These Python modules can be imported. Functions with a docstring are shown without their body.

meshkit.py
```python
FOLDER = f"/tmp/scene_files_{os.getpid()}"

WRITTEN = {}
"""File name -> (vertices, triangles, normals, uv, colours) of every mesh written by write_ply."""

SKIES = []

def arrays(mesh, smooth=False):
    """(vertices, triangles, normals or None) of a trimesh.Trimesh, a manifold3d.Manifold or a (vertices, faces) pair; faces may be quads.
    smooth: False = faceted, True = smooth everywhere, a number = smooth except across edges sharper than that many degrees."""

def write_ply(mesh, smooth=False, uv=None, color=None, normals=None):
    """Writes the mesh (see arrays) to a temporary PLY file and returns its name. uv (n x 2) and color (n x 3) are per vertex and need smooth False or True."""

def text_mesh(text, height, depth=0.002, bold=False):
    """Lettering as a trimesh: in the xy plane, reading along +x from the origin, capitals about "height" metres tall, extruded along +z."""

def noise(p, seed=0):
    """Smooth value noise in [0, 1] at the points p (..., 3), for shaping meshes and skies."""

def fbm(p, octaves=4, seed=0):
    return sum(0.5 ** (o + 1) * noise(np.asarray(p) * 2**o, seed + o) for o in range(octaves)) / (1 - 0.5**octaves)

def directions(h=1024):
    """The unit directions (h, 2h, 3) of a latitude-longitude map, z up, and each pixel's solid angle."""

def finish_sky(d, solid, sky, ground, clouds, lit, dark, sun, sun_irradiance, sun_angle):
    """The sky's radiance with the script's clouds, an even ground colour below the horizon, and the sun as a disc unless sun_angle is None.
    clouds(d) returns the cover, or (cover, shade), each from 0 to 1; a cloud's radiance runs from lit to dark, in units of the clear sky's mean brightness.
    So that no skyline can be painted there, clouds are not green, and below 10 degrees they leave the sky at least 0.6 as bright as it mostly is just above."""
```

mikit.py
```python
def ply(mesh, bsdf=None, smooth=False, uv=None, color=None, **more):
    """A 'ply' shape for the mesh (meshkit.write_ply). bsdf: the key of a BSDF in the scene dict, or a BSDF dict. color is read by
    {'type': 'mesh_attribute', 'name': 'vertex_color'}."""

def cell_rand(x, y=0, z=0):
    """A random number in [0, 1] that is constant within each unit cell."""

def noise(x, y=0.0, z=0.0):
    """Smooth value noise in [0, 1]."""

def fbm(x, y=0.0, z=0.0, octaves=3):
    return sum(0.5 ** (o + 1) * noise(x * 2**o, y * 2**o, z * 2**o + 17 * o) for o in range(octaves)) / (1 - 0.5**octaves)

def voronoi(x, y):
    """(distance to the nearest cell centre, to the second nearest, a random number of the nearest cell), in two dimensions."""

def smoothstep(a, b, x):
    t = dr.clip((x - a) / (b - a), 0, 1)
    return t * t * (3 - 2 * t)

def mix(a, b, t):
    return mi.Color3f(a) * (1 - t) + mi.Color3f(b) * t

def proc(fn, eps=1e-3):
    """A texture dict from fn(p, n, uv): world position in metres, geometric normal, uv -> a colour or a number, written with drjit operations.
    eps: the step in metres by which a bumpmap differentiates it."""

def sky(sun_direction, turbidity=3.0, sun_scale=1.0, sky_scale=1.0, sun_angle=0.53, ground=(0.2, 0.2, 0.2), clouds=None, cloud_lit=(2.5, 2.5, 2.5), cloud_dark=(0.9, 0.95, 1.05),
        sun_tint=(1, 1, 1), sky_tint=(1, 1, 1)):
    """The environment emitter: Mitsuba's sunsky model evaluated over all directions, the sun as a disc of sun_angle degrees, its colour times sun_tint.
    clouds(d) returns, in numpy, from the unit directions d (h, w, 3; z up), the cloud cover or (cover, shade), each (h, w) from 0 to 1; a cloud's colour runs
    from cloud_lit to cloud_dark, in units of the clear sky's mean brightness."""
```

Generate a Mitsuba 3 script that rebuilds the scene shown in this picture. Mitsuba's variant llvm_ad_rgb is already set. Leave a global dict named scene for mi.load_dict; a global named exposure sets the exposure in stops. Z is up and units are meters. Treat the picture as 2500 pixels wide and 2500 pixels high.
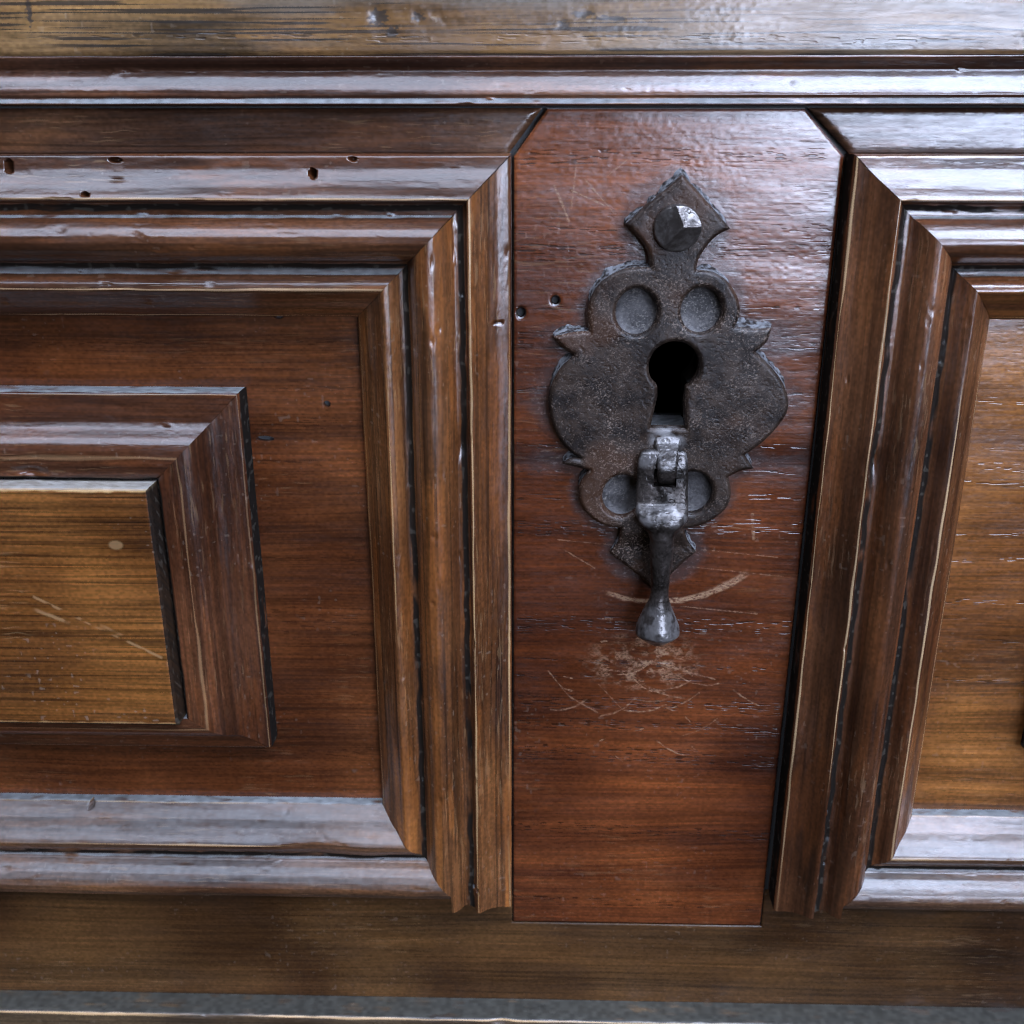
import math
import numpy as np
import drjit as dr
import mitsuba as mi
import shapely
from shapely.geometry import Polygon, box as sbox, Point
from scipy.spatial import Delaunay
from scipy.ndimage import gaussian_filter1d
import mikit, meshkit
from mikit import proc, noise, fbm, smoothstep, mix, cell_rand, voronoi

T = mi.ScalarTransform4f
scene, labels = {'type': 'scene'}, {}

# ------------------------------------------------------------------ camera, light, exposure
# all lengths below are millimetres: x right, z up from the eye's height, h out of the chest front towards the viewer
th, yaw = math.radians(20.0), math.radians(1.3)
fw = np.array([-math.sin(yaw) * math.cos(th), math.cos(yaw) * math.cos(th), -math.sin(th)])
cam = np.array([5.756, -253.65, 0.0]) * 1e-3
scene['camera'] = {
    'type': 'thinlens', 'fov': math.degrees(2 * math.atan(966 / 1950.0)), 'fov_axis': 'x',
    'to_world': T().look_at(origin=cam.tolist(), target=(cam + fw).tolist(), up=[0, 0, 1]),
    'aperture_radius': 0.0008, 'focus_distance': 0.258, 'near_clip': 0.01, 'far_clip': 20.0}
exposure = 0.15


def lamp(key, az, el, dist, w, h, rgb, label, cat):
    a, e = math.radians(az), math.radians(el)
    o = np.array([math.sin(a) * math.cos(e), -math.cos(a) * math.cos(e), math.sin(e)]) * dist + np.array([0.03, 0, -0.1])
    scene[key] = {'type': 'rectangle',
                  'to_world': T().look_at(origin=o.tolist(), target=[0.03, 0, -0.1], up=[0, 0, 1]) @ T().scale([w / 2, h / 2, 1]),
                  'bsdf': {'type': 'diffuse', 'reflectance': {'type': 'rgb', 'value': [0.6, 0.6, 0.6]}},
                  'emitter': {'type': 'area', 'radiance': {'type': 'rgb', 'value': list(rgb)}}}
    labels[key] = {'label': label, 'category': cat}


lamp('window', 38, 54, 1.9, 1.45, 1.35, (12.6, 14.8, 20.0), 'large high window behind the viewer, to the right of the chest', 'window')
lamp('window_001', 24, 7, 2.1, 1.05, 0.62, (13.0, 15.0, 20.0), 'unseen low light panel split off the window for the top rail sheen, behind the viewer to the right', 'window')  # low part of the window, split off to give the top rail its sheen
lamp('fill_panel', -32, 60, 1.7, 1.5, 0.9, (4.0, 4.6, 6.0), 'unseen dim light panel added high above the left half of the chest', 'fill_panel')  # unseen panel added for the overhead sheen on the left mouldings
scene['room_light'] = {'type': 'constant', 'radiance': {'type': 'rgb', 'value': [0.050, 0.038, 0.028]}}

# ------------------------------------------------------------------ helpers


def world(x, z, h):
    return np.stack([np.asarray(x, float), -np.asarray(h, float), np.asarray(z, float)], -1) * 1e-3


def part(key, mesh, bsdf, label=None, kind=None):
    """mesh = (vertices, faces, uv)"""
    v, f, uv = mesh
    scene[key] = mikit.ply((v, f), bsdf, smooth=True, uv=uv)
    d = {}
    if label:
        d['label'] = label
    if kind:
        d['kind'] = kind
    if d:
        labels[key] = d


def nz(a, b, c=0.0, seed=0, octaves=3):
    a, b, c = np.broadcast_arrays(np.asarray(a, float), b, c)
    return meshkit.fbm(np.stack([a, b, c + 0.37], -1), octaves, seed)


def resample(pts, step):
    p = np.asarray(pts, float)
    d = np.r_[0, np.cumsum(np.hypot(*np.diff(p, axis=0).T))]
    out, arc = [], []
    for i in range(len(p) - 1):
        n = max(1, int(math.ceil((d[i + 1] - d[i]) / step)))
        q = np.arange(n) / n
        out.append(p[i] + (p[i + 1] - p[i]) * q[:, None])
        arc.append(d[i] + (d[i + 1] - d[i]) * q)
    return np.vstack(out + [p[-1:]]), np.r_[np.concatenate(arc), d[-1]], d


def spread(lo, hi, fine, view):
    """sample positions from lo to hi (unit interval of one strip): fine within the view range, coarse outside it"""
    a = [np.arange(lo, min(hi, view[0]), 6.0)] if lo < view[0] else []
    a.append(np.arange(max(lo, view[0]), min(hi, view[1]), fine))
    if hi > view[1]:
        a.append(np.arange(max(lo, view[1]), hi, 6.0))
    return np.unique(np.r_[np.concatenate(a), hi])


def strip(profile, place, s0, s1, ident, view=(-150, 170), fine=0.45, step=0.28, wob=0.24, wear=(0.25, 0.9), holes=(), dips=()):
    """A moulding: profile points (t, h) swept along s from s0(t) to s1(t); place(s, t) -> (x, z). Arrises are rounded unevenly by wear.
    holes: (s, t, radius_s, radius_t, depth). ident sets it apart in the wood texture (uv = (s + ident * 2 m, arc))."""
    pts, arc, _ = resample(profile, step)
    soft = np.stack([gaussian_filter1d(pts[:, k], 0.55 / step, mode='nearest') for k in (0, 1)], 1)
    softer = np.stack([gaussian_filter1d(pts[:, k], 1.3 / step, mode='nearest') for k in (0, 1)], 1)
    t0, t1 = pts[:, 0].min(), pts[:, 0].max()
    lo = min(s0(t0), s0(t1))
    hi = max(s1(t0), s1(t1))
    s = spread(lo, hi, fine, view)
    S = np.broadcast_to(s[:, None], (len(s), len(pts))).copy()
    a = s0(pts[:, 0])[None] * np.ones_like(S)
    b = s1(pts[:, 0])[None] * np.ones_like(S)
    S = np.clip(S, a, b)
    w = nz(S / 9.0, arc[None] / 3.0, seed=ident, octaves=3)
    w = np.clip(wear[0] + (wear[1] - wear[0]) * (w - 0.3) / 0.4, 0, 1)[..., None]
    chip = np.clip((nz(S / 5.0, arc[None] / 2.5, seed=ident + 40, octaves=3) - 0.66) / 0.12, 0, 1)[..., None]
    P = pts[None] * (1 - w) + soft[None] * w
    P = P * (1 - chip) + softer[None] * chip
    nrm = np.stack([-np.gradient(soft[:, 1]), np.gradient(soft[:, 0])], 1)
    nrm /= np.linalg.norm(nrm, axis=1, keepdims=True) + 1e-9
    P = P + nrm[None] * (wob * 2 * (nz(S / 28.0, arc[None] / 5.0, seed=ident + 7, octaves=4) - 0.5))[..., None]
    for (hs, ht, rs, rt, dep) in holes:
        r = np.hypot((S - hs) / rs, (P[..., 0] - ht) / rt)
        P[..., 1] -= dep * np.clip(1.0 - r, 0, 0.22) / 0.22
    rd = np.random.default_rng(ident + 100)
    vlo, vhi = max(lo, view[0]), min(hi, view[1])
    for q in range(int((vhi - vlo) / 7) if wob > 0.12 else int((vhi - vlo) / 14)):
        P0 = (rd.uniform(vlo, vhi), rd.choice(pts[:, 0][(pts[:, 0] > t0 + 0.3) & (pts[:, 0] < t1 - 0.3)]))
        dips = (*dips, (*P0, rd.uniform(0.5, 2.2), rd.uniform(0.25, 0.8), rd.uniform(0.12, 0.5) * (1.0 if wob > 0.12 else 0.35)))
    for (hs, ht, rs, rt, dep) in dips:
        near = np.abs(S - hs) < 3 * rs
        if not near.any():
            continue
        r2 = ((S - hs) / rs) ** 2 + ((P[..., 0] - ht) / rt) ** 2
        P[..., 1] -= dep * np.exp(-r2)
    # stay inside the mitre after moving
    x, z = place(S, P[..., 0])
    V = world(x, z, P[..., 1]).reshape(-1, 3)
    uv = np.stack([S * 1e-3 + ident * 2.0, np.broadcast_to(arc[None], S.shape) * 1e-3], -1).reshape(-1, 2)
    n, m = S.shape
    i, j = np.meshgrid(np.arange(n - 1), np.arange(m - 1), indexing='ij')
    q = np.stack([i * m + j, (i + 1) * m + j, (i + 1) * m + j + 1, i * m + j + 1], -1).reshape(-1, 4)
    f = np.vstack([q[:, [0, 1, 2]], q[:, [0, 2, 3]]])
    ar = np.linalg.norm(np.cross(V[f[:, 1]] - V[f[:, 0]], V[f[:, 2]] - V[f[:, 0]]), axis=1)
    f = f[ar > 1e-13]
    c = np.cross(V[f[:, 1]] - V[f[:, 0]], V[f[:, 2]] - V[f[:, 0]]).sum(0)
    if c[1] > 0:
        f = f[:, ::-1]
    return V, f, uv


def sheet(poly, res, height, depth, ident=0, grain='x', brim=0.35):
    """A board or plate with the outline poly in (x, z): front at height(x, z, distance to the outline), sides down to height -depth."""
    rings = [np.array(shapely.segmentize(r, brim).coords)[:-1] for r in [poly.exterior, *poly.interiors]]
    edge = np.vstack(rings)
    x0, z0, x1, z1 = poly.bounds
    gx, gz = np.meshgrid(np.arange(x0, x1, res), np.arange(z0, z1, res))
    rng = np.random.default_rng(ident + 5)
    g = np.stack([gx.ravel(), gz.ravel()], 1) + rng.uniform(-0.2, 0.2, (gx.size, 2)) * res
    bd = poly.boundary
    gp = shapely.points(g)
    d = shapely.distance(gp, bd)
    keep = shapely.contains(poly, gp) & (d > brim * 0.6)
    # two finer rows along the outline carry the bevel
    rows = []
    for off in (0.3, 0.65, 1.1):
        inner = poly.buffer(-off)
        for gg in getattr(inner, 'geoms', [inner]):
            for r in [gg.exterior, *gg.interiors]:
                if r.length > 1:
                    rows.append(np.array(shapely.segmentize(r, brim * 1.3).coords)[:-1])
    keep &= d > 1.1 + res * 0.35
    pts = np.vstack([edge, *rows, g[keep]])
    tri = Delaunay(pts).simplices
    cen = pts[tri].mean(1)
    tri = tri[shapely.contains(poly, shapely.points(cen))]
    dist = shapely.distance(shapely.points(pts), bd)
    h = height(pts[:, 0], pts[:, 1], dist)
    V = [world(pts[:, 0], pts[:, 1], h)]
    a = pts[tri]
    cr = (a[:, 1, 0] - a[:, 0, 0]) * (a[:, 2, 1] - a[:, 0, 1]) - (a[:, 1, 1] - a[:, 0, 1]) * (a[:, 2, 0] - a[:, 0, 0])
    tri[cr < 0] = tri[cr < 0][:, ::-1]
    F, U, n, k = [tri], [pts.copy()], len(pts), 0
    for r in rings:
        m = len(r)
        he = h[k:k + m]
        k += m
        top, bot = world(r[:, 0], r[:, 1], he), world(r[:, 0], r[:, 1], np.full(m, -float(depth)))
        V += [top, bot]
        U += [r, r - [depth * 0.7, depth * 0.7]]
        i = np.arange(m)
        j = (i + 1) % m
        F.append(np.vstack([np.stack([n + i, n + m + i, n + j], 1), np.stack([n + j, n + m + i, n + m + j], 1)]))
        n += 2 * m
    uv = np.vstack(U) * 1e-3
    if grain == 'z':
        uv = uv[:, ::-1]
    uv = uv + [ident * 2.0, 0.5]
    return np.vstack(V), np.vstack(F), uv


# ------------------------------------------------------------------ materials
def lerp(a, b, t):
    return a * (1 - t) + b * t


def grain_mask(u, v):
    """u along the grain, v across, metres -> (broad tone, fine streaks), 0 to 1"""
    w = v + 0.004 * (noise(u * 9, v * 30, 3.0) - 0.5) + 0.0012 * (noise(u * 35, v * 80, 9.0) - 0.5)
    broad = fbm(u * 7, w * 170, 1.0, octaves=3)
    fine = noise(u * 30, w * 1500, 5.0) * 0.55 + noise(u * 70, w * 3200, 6.0) * 0.45
    return broad, fine


def pores(u, v, density=0.5):
    """open pores: short dashes along the grain, gathered in rows"""
    w = v + 0.0035 * (noise(u * 11, v * 25, 13.0) - 0.5)
    row = smoothstep(0.64, 0.76, noise(u * 3.5, w * 430, 14.0))
    dash = smoothstep(0.70, 0.80, noise(u * 420, w * 3600, 15.0))
    few = smoothstep(0.80, 0.88, noise(u * 300, w * 2600, 16.0))
    return dr.minimum(1.0, dash * row + few * density * 0.5)


def band(v, lo, hi, soft=0.00025):
    return smoothstep(lo - soft, lo + soft, v) * (1 - smoothstep(hi - soft, hi + soft, v))


def wood(key, dark, light, worn=(0.34, 0.215, 0.105), arris=(), dust=(), grime_shade=(), rough=0.30, pore=0.4, extra=None, bump=1.0, spec=0.75, scuff=0.22, fibre=0.4,
         dust_rgb=(0.12, 0.128, 0.13), wave=0.00022, dirty_shaded_sides=False, rub=0.0):
    """arris: (arc, half width, strength) of worn edges; dust: (arc from, arc to, strength) and grime: (arc from, arc to) bands of a moulding."""
    arris = [tuple(float(q) for q in a) for a in arris]
    dust = [tuple(float(q) for q in (*a, 1.0)[:3]) for a in dust]
    grime_shade = [(float(a), float(b)) for a, b in grime_shade]

    def wear_mask(u, v):
        wear = mi.Float(0)
        for (a, hw, st) in arris:
            k = noise(u * 45, a * 900, 21.0)
            c = a + 0.0004 * (noise(u * 120, a * 700, 22.0) - 0.5)
            wd = hw * (0.08 + 0.75 * k)
            wear = dr.maximum(wear, st * smoothstep(1.0, 0.25, dr.abs(v - c) / wd) * smoothstep(0.22, 0.6, noise(u * 22, a * 800, 23.0)))
        return wear

    def dirt_shade(n, u, v):
        dst, grm_shade = mi.Float(0), mi.Float(0)
        for (lo, hi, st) in dust:
            e = 0.0004 * (noise(u * 260, lo * 900, 24.0) - 0.5)
            dst = dr.maximum(dst, st * band(v + e, lo, hi) * smoothstep(0.15, 0.55, n.z) * smoothstep(0.1, 0.45, fbm(u * 180, v * 500, 25.0)))
        for (lo, hi) in grime_shade:  # grime in steps and grooves, with their shade painted in
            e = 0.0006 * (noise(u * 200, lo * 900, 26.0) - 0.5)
            grm_shade = dr.maximum(grm_shade, band(v + e, lo, hi) * smoothstep(0.10, 0.35, fbm(u * 90, v * 300, 27.0)) * (1 - smoothstep(0.3, 0.6, n.z)))
        if dirty_shaded_sides:                            # grime and painted shade on side faces, dust lying on the upper ones
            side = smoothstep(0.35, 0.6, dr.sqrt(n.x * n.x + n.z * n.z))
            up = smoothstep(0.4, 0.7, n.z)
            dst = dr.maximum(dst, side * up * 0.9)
            grm_shade = dr.maximum(grm_shade, side * (1 - up) * 0.95)
        return dst, grm_shade

    def colour(p, n, uv):
        u, v = uv.x, uv.y
        broad, fine = grain_mask(u, v)
        blotch = fbm(u * 28, v * 60, 31.0)
        t = dr.clip(2.2 * (0.5 * broad + 0.20 * fine + 0.30 * blotch - 0.5) + 0.5, 0, 1)
        c = mix(dark, light, t)
        c = mix(c, mi.Color3f(light) * mi.Color3f(1.75, 1.55, 1.15), 0.55 * rub * smoothstep(0.52, 0.74, fbm(u * 34 + 5, v * 260, 47.0)))
        c = c * (0.80 + 0.40 * fine)
        c = c * (1 - fibre * smoothstep(0.62, 0.80, noise(u * 13, v * 1300 + 2.5 * noise(u * 12, v * 60, 39.0), 32.0)))
        c = c * (0.78 + 0.44 * noise(u * 1300, v * 1900, 40.0))
        old = fbm(p.x * 24 + 3, p.z * 24, 45.0)       # uneven old stain: darker and redder here, worn lighter there
        c = c * mix((0.66, 0.58, 0.55), (1.45, 1.45, 1.40), smoothstep(0.25, 0.75, old))
        c = c * (1 - 0.55 * pore * pores(u, v))
        sc = smoothstep(0.66, 0.86, fbm(u * 170, v * 2400 + 1.5 * noise(u * 300, v * 300, 46.0), 33.0, octaves=2)) * smoothstep(0.5, 0.75, noise(u * 30, v * 60, 34.0))
        c = mix(c, worn, 0.45 * scuff * sc)
        speck = smoothstep(0.86, 0.93, noise(u * 900, v * 1100, 35.0)) * smoothstep(0.45, 0.7, noise(u * 60, v * 90, 36.0))
        c = mix(c, (0.20, 0.16, 0.12), 0.6 * scuff * speck)
        if extra:
            c = extra(c, p, n, uv)
        if arris:
            c = mix(c, mi.Color3f(worn) * (0.6 + 0.7 * fine), wear_mask(u, v) * 0.85)
        return c

    def rgh(p, n, uv):
        u, v = uv.x, uv.y
        r = rough - 0.03 + 0.16 * (fbm(u * 60, v * 160, 41.0) - 0.5) + 0.10 * (noise(u * 300, v * 2500, 42.0) - 0.5)
        return dr.clip(r, 0.12, 0.9)

    def hgt(p, n, uv):
        u, v = uv.x, uv.y
        broad, fine = grain_mask(u, v)
        b = 0.000010 * fine + 0.00003 * broad - 0.000032 * pore * pores(u, v) + 0.000022 * noise(u * 900, v * 1300, 43.0)
        return bump * b + wave * fbm(u * 40, v * 110, 44.0)

    def dirt_shade_colour(p, n, uv):
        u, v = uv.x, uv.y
        d, g = dirt_shade(n, u, v)
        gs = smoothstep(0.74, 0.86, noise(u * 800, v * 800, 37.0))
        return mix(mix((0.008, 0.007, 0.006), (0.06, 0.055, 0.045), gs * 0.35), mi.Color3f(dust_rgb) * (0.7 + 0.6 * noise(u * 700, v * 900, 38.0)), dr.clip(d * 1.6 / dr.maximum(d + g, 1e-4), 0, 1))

    def dirt_shade_weight(p, n, uv):
        d, g = dirt_shade(n, uv.x, uv.y)
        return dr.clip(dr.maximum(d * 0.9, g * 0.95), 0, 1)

    base = {'type': 'principled', 'base_color': proc(colour), 'roughness': proc(rgh), 'specular': spec}
    if dust or grime_shade or dirty_shaded_sides:
        base = {'type': 'blendbsdf', 'weight': proc(dirt_shade_weight), 'bsdf_0': base, 'bsdf_1': {'type': 'diffuse', 'reflectance': proc(dirt_shade_colour)}}
    scene[key] = {'type': 'twosided', 'bsdf': {'type': 'bumpmap', 'scale': 1.0, 'arbitrary': proc(hgt, eps=7e-5), 'bsdf': base}}


def iron(key, dark, light, speck, metallic, rough, amount=1.0, rubbed=False):
    def colour(p, n, uv):
        x, y, z = p.x, p.y, p.z
        a = fbm(x * 260, z * 260, y * 260, octaves=3)
        b = fbm(x * 1500, z * 1500, y * 1500, octaves=2)
        c = mix(dark, light, smoothstep(0.3, 0.72, 0.6 * a + 0.4 * b))
        xr, zr = x + 0.47 * z + 0.0004 * noise(x * 1800, z * 1800, 8.0), z - 0.39 * x
        s = smoothstep(0.55, 0.72, 0.6 * noise(xr * 2100 + 5, zr * 3000, y * 1500) + 0.4 * noise(xr * 4200, zr * 5100, 3.0)) * smoothstep(0.42, 0.70, fbm(x * 120, z * 120, y * 120 + 4))
        s2 = smoothstep(0.78, 0.86, noise(xr * 3300, zr * 3700, y * 3000 + 2)) * 0.7
        if rubbed == 'plate':                       # brown rust
            c = mix(c, mi.Color3f(light) * mi.Color3f(1.7, 1.15, 0.8), 0.6 * smoothstep(0.55, 0.72, fbm(x * 90 + 2, z * 90, y * 90)))
        c = mix(c, speck, amount * dr.minimum(1.0, s + 0.6 * s2) * 0.75)
        if rubbed == 'plate':                       # rubbed by the key and the pull's hinge
            f = smoothstep(1.0, 0.25, dr.sqrt(dr.square((x * 1e3 - 38.9) / 5.5) + dr.square((z * 1e3 + 71.5) / 4.2)))
            c = mix(c, (0.17, 0.165, 0.165), f * smoothstep(0.3, 0.6, fbm(x * 520, z * 520, y * 520 + 9)))
        elif rubbed:                                  # bare metal where hands and the swinging pull have polished it
            q = z * 1e3
            m = dr.maximum(dr.maximum(1 - smoothstep(-117.5, -112.5, q), smoothstep(-92.5, -90.5, q) * (1 - smoothstep(-88.0, -86.0, q))), smoothstep(-78.5, -76.5, q))
            c = mix(c, (0.130, 0.123, 0.121), m * (0.05 + 0.65 * smoothstep(0.36, 0.62, fbm(x * 420, z * 420, y * 420 + 7))))
        return c

    def rgh(p, n, uv):
        return dr.clip(rough + 0.35 * (fbm(p.x * 900, p.z * 900, p.y * 900) - 0.5), 0.15, 0.9)

    def hgt(p, n, uv):
        x, y, z = p.x, p.y, p.z
        return 0.00006 * fbm(x * 700, z * 700, y * 700) - 0.00005 * smoothstep(0.6, 0.75, noise(x * 1500 + 5, z * 1700, y * 1500)) + 0.00025 * noise(x * 150, z * 150, y * 150)

    scene[key] = {'type': 'twosided', 'bsdf': {'type': 'bumpmap', 'scale': 1.0, 'arbitrary': proc(hgt, eps=1e-4),
                  'bsdf': {'type': 'principled', 'base_color': proc(colour), 'roughness': proc(rgh), 'metallic': metallic, 'specular': 0.22}}}


# ------------------------------------------------------------------ the carcass behind everything, hollow, with the key's way into it
scene['dark_wood'] = {'type': 'twosided', 'bsdf': {'type': 'diffuse', 'reflectance': {'type': 'rgb', 'value': [0.03, 0.02, 0.014]}}}
scene['seam_dust'] = {'type': 'twosided', 'bsdf': {'type': 'diffuse', 'reflectance': {'type': 'rgb', 'value': [0.05, 0.05, 0.05]}}}
XL, XR, ZT, ZB = -310.0, 390.0, 70.0, -430.0


def box_mesh(x0, x1, z0, z1, h0, h1):
    import trimesh
    b = trimesh.creation.box(extents=[(x1 - x0) * 1e-3, (h1 - h0) * 1e-3, (z1 - z0) * 1e-3])
    b.apply_translation([(x0 + x1) / 2e3, -(h0 + h1) / 2e3, (z0 + z1) / 2e3])
    return b


import trimesh
carc = trimesh.util.concatenate([box_mesh(XL, XL + 18, ZB, ZT, -420, -22), box_mesh(XR - 18, XR, ZB, ZT, -420, -22), box_mesh(XL + 18, XR - 18, ZT - 18, ZT, -420, -22),
                                 box_mesh(XL + 18, XR - 18, ZB, ZB + 18, -420, -22), box_mesh(XL + 18, XR - 18, ZB + 18, ZT - 18, -420, -405)])
scene['chest__carcass'] = mikit.ply(carc, 'dark_wood')
labels['chest'] = {'label': 'old brown wooden chest with moulded panels and an iron keyhole plate on its middle board', 'category': 'chest'}

# keyhole, slightly larger in the wood than in the plate
def keyhole(grow=0.0):
    c = Point(39.7, -53.0).buffer(6.2 + grow, 32)
    slot = Polygon([(35.7 - grow, -55), (43.3 + grow, -55), (42.7 + grow, -62), (43.3 + grow, -68.6 - grow), (34.6 - grow, -68.6 - grow), (36.0 - grow, -60.5)])
    return shapely.union(c, slot).buffer(0.5).buffer(-0.5)


back = Polygon([(XL, ZB), (XR, ZB), (XR, ZT), (XL, ZT)], [list(keyhole(2.2).exterior.coords)])
V, F, U = sheet(back, 25.0, lambda x, z, d: -2.2 + 0 * x, 21.0, 0, brim=4.0)
part('chest__backing_board', (V, F, U), 'seam_dust')

# ------------------------------------------------------------------ profiles
FRAME = [(0, -2), (0, 5.9), (0.5, 6.6), (1.4, 6.8), (3.2, 7.3), (5.2, 8.4), (7.2, 10.0), (8.7, 11.6), (9.5, 12.2), (10.0, 11.9), (10.5, 9.9), (11.4, 9.5), (13.2, 9.5), (13.8, 10.2),
         (14.6, 11.9), (16.0, 13.6), (17.6, 14.6), (19.0, 14.8), (20.6, 14.2), (22.0, 12.9), (23.2, 10.9), (23.8, 9.0), (24.8, 8.2), (26.3, 8.8), (27.6, 10.4), (28.4, 11.2), (29.8, 11.6),
         (30.5, 11.1), (31.6, 9.6), (33.0, 8.0), (34.6, 6.6), (36.0, 4.6), (36.9, 3.2), (37.4, 2.6), (37.5, -2)]
RAISED = [(0, -2), (0, 6.3), (0.5, 7.0), (2.5, 7.2), (5.2, 7.5), (6.0, 7.6), (7.2, 7.9), (8.6, 8.8), (9.8, 10.2), (10.6, 11.2), (11.8, 12.2), (13.4, 12.9), (15.2, 13.1), (17.5, 13.1),
          (20.0, 12.9), (20.5, 12.6), (20.7, 11.2), (21.6, 11.0)]
RAILM = [(0, -3), (0, 3.0), (0.6, 2.9), (2.4, 0.7), (2.8, 0.3), (3.2, 0.5), (4.2, 1.2), (5.6, 2.05), (7.0, 2.75), (8.2, 3.15), (8.5, 2.9), (8.8, 2.5), (9.4, 3.0), (10.1, 3.6), (10.3, 2.0), (10.4, -3)]
LEDGE = [(0, -3), (0, 0.3), (0.25, 7.4), (0.7, 8.1), (1.6, 8.3), (3.0, 8.3), (60, 8.3), (174, 8.3)]


def arcs(profile):
    p = np.asarray(profile, float)
    return np.r_[0, np.cumsum(np.hypot(*np.diff(p, axis=0).T))] * 1e-3


def at_t(profile, t):
    p, a = np.asarray(profile, float), arcs(profile)
    return float(np.interp(t, p[:, 0] + np.arange(len(p)) * 1e-6, a))


fa = arcs(FRAME)
fr = lambda t: at_t(FRAME, t)
frame_arris = [(fa[2], 0.0008, 0.65), (fa[8], 0.0008, 0.7), (fa[26], 0.0007, 0.6), (fa[32], 0.0006, 0.45)]
frame_dust = [(fr(10.6), fr(13.7)), (fa[32] + 0.0004, fa[33] + 0.005), (fr(24.0), fr(26.5))]
frame_grime_shade = [(0.001, fa[1] - 0.0004), (fr(10.7), fr(12.2)), (fr(24.0), fr(25.6))]  # outer step and two grooves: dirt plus shade put into the colour
wood('wood_frame', (0.019, 0.0074, 0.0036), (0.06, 0.023, 0.0095), rub=0.7, arris=frame_arris, dust=frame_dust, grime_shade=frame_grime_shade, rough=0.30, pore=0.4, worn=(0.44, 0.30, 0.165), fibre=0.16)
wood('wood_frame_tan', (0.03, 0.011, 0.0044), (0.104, 0.041, 0.013), rub=0.9, arris=frame_arris, dust=frame_dust, grime_shade=frame_grime_shade, rough=0.32, pore=0.4, scuff=0.3, fibre=0.45)

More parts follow.
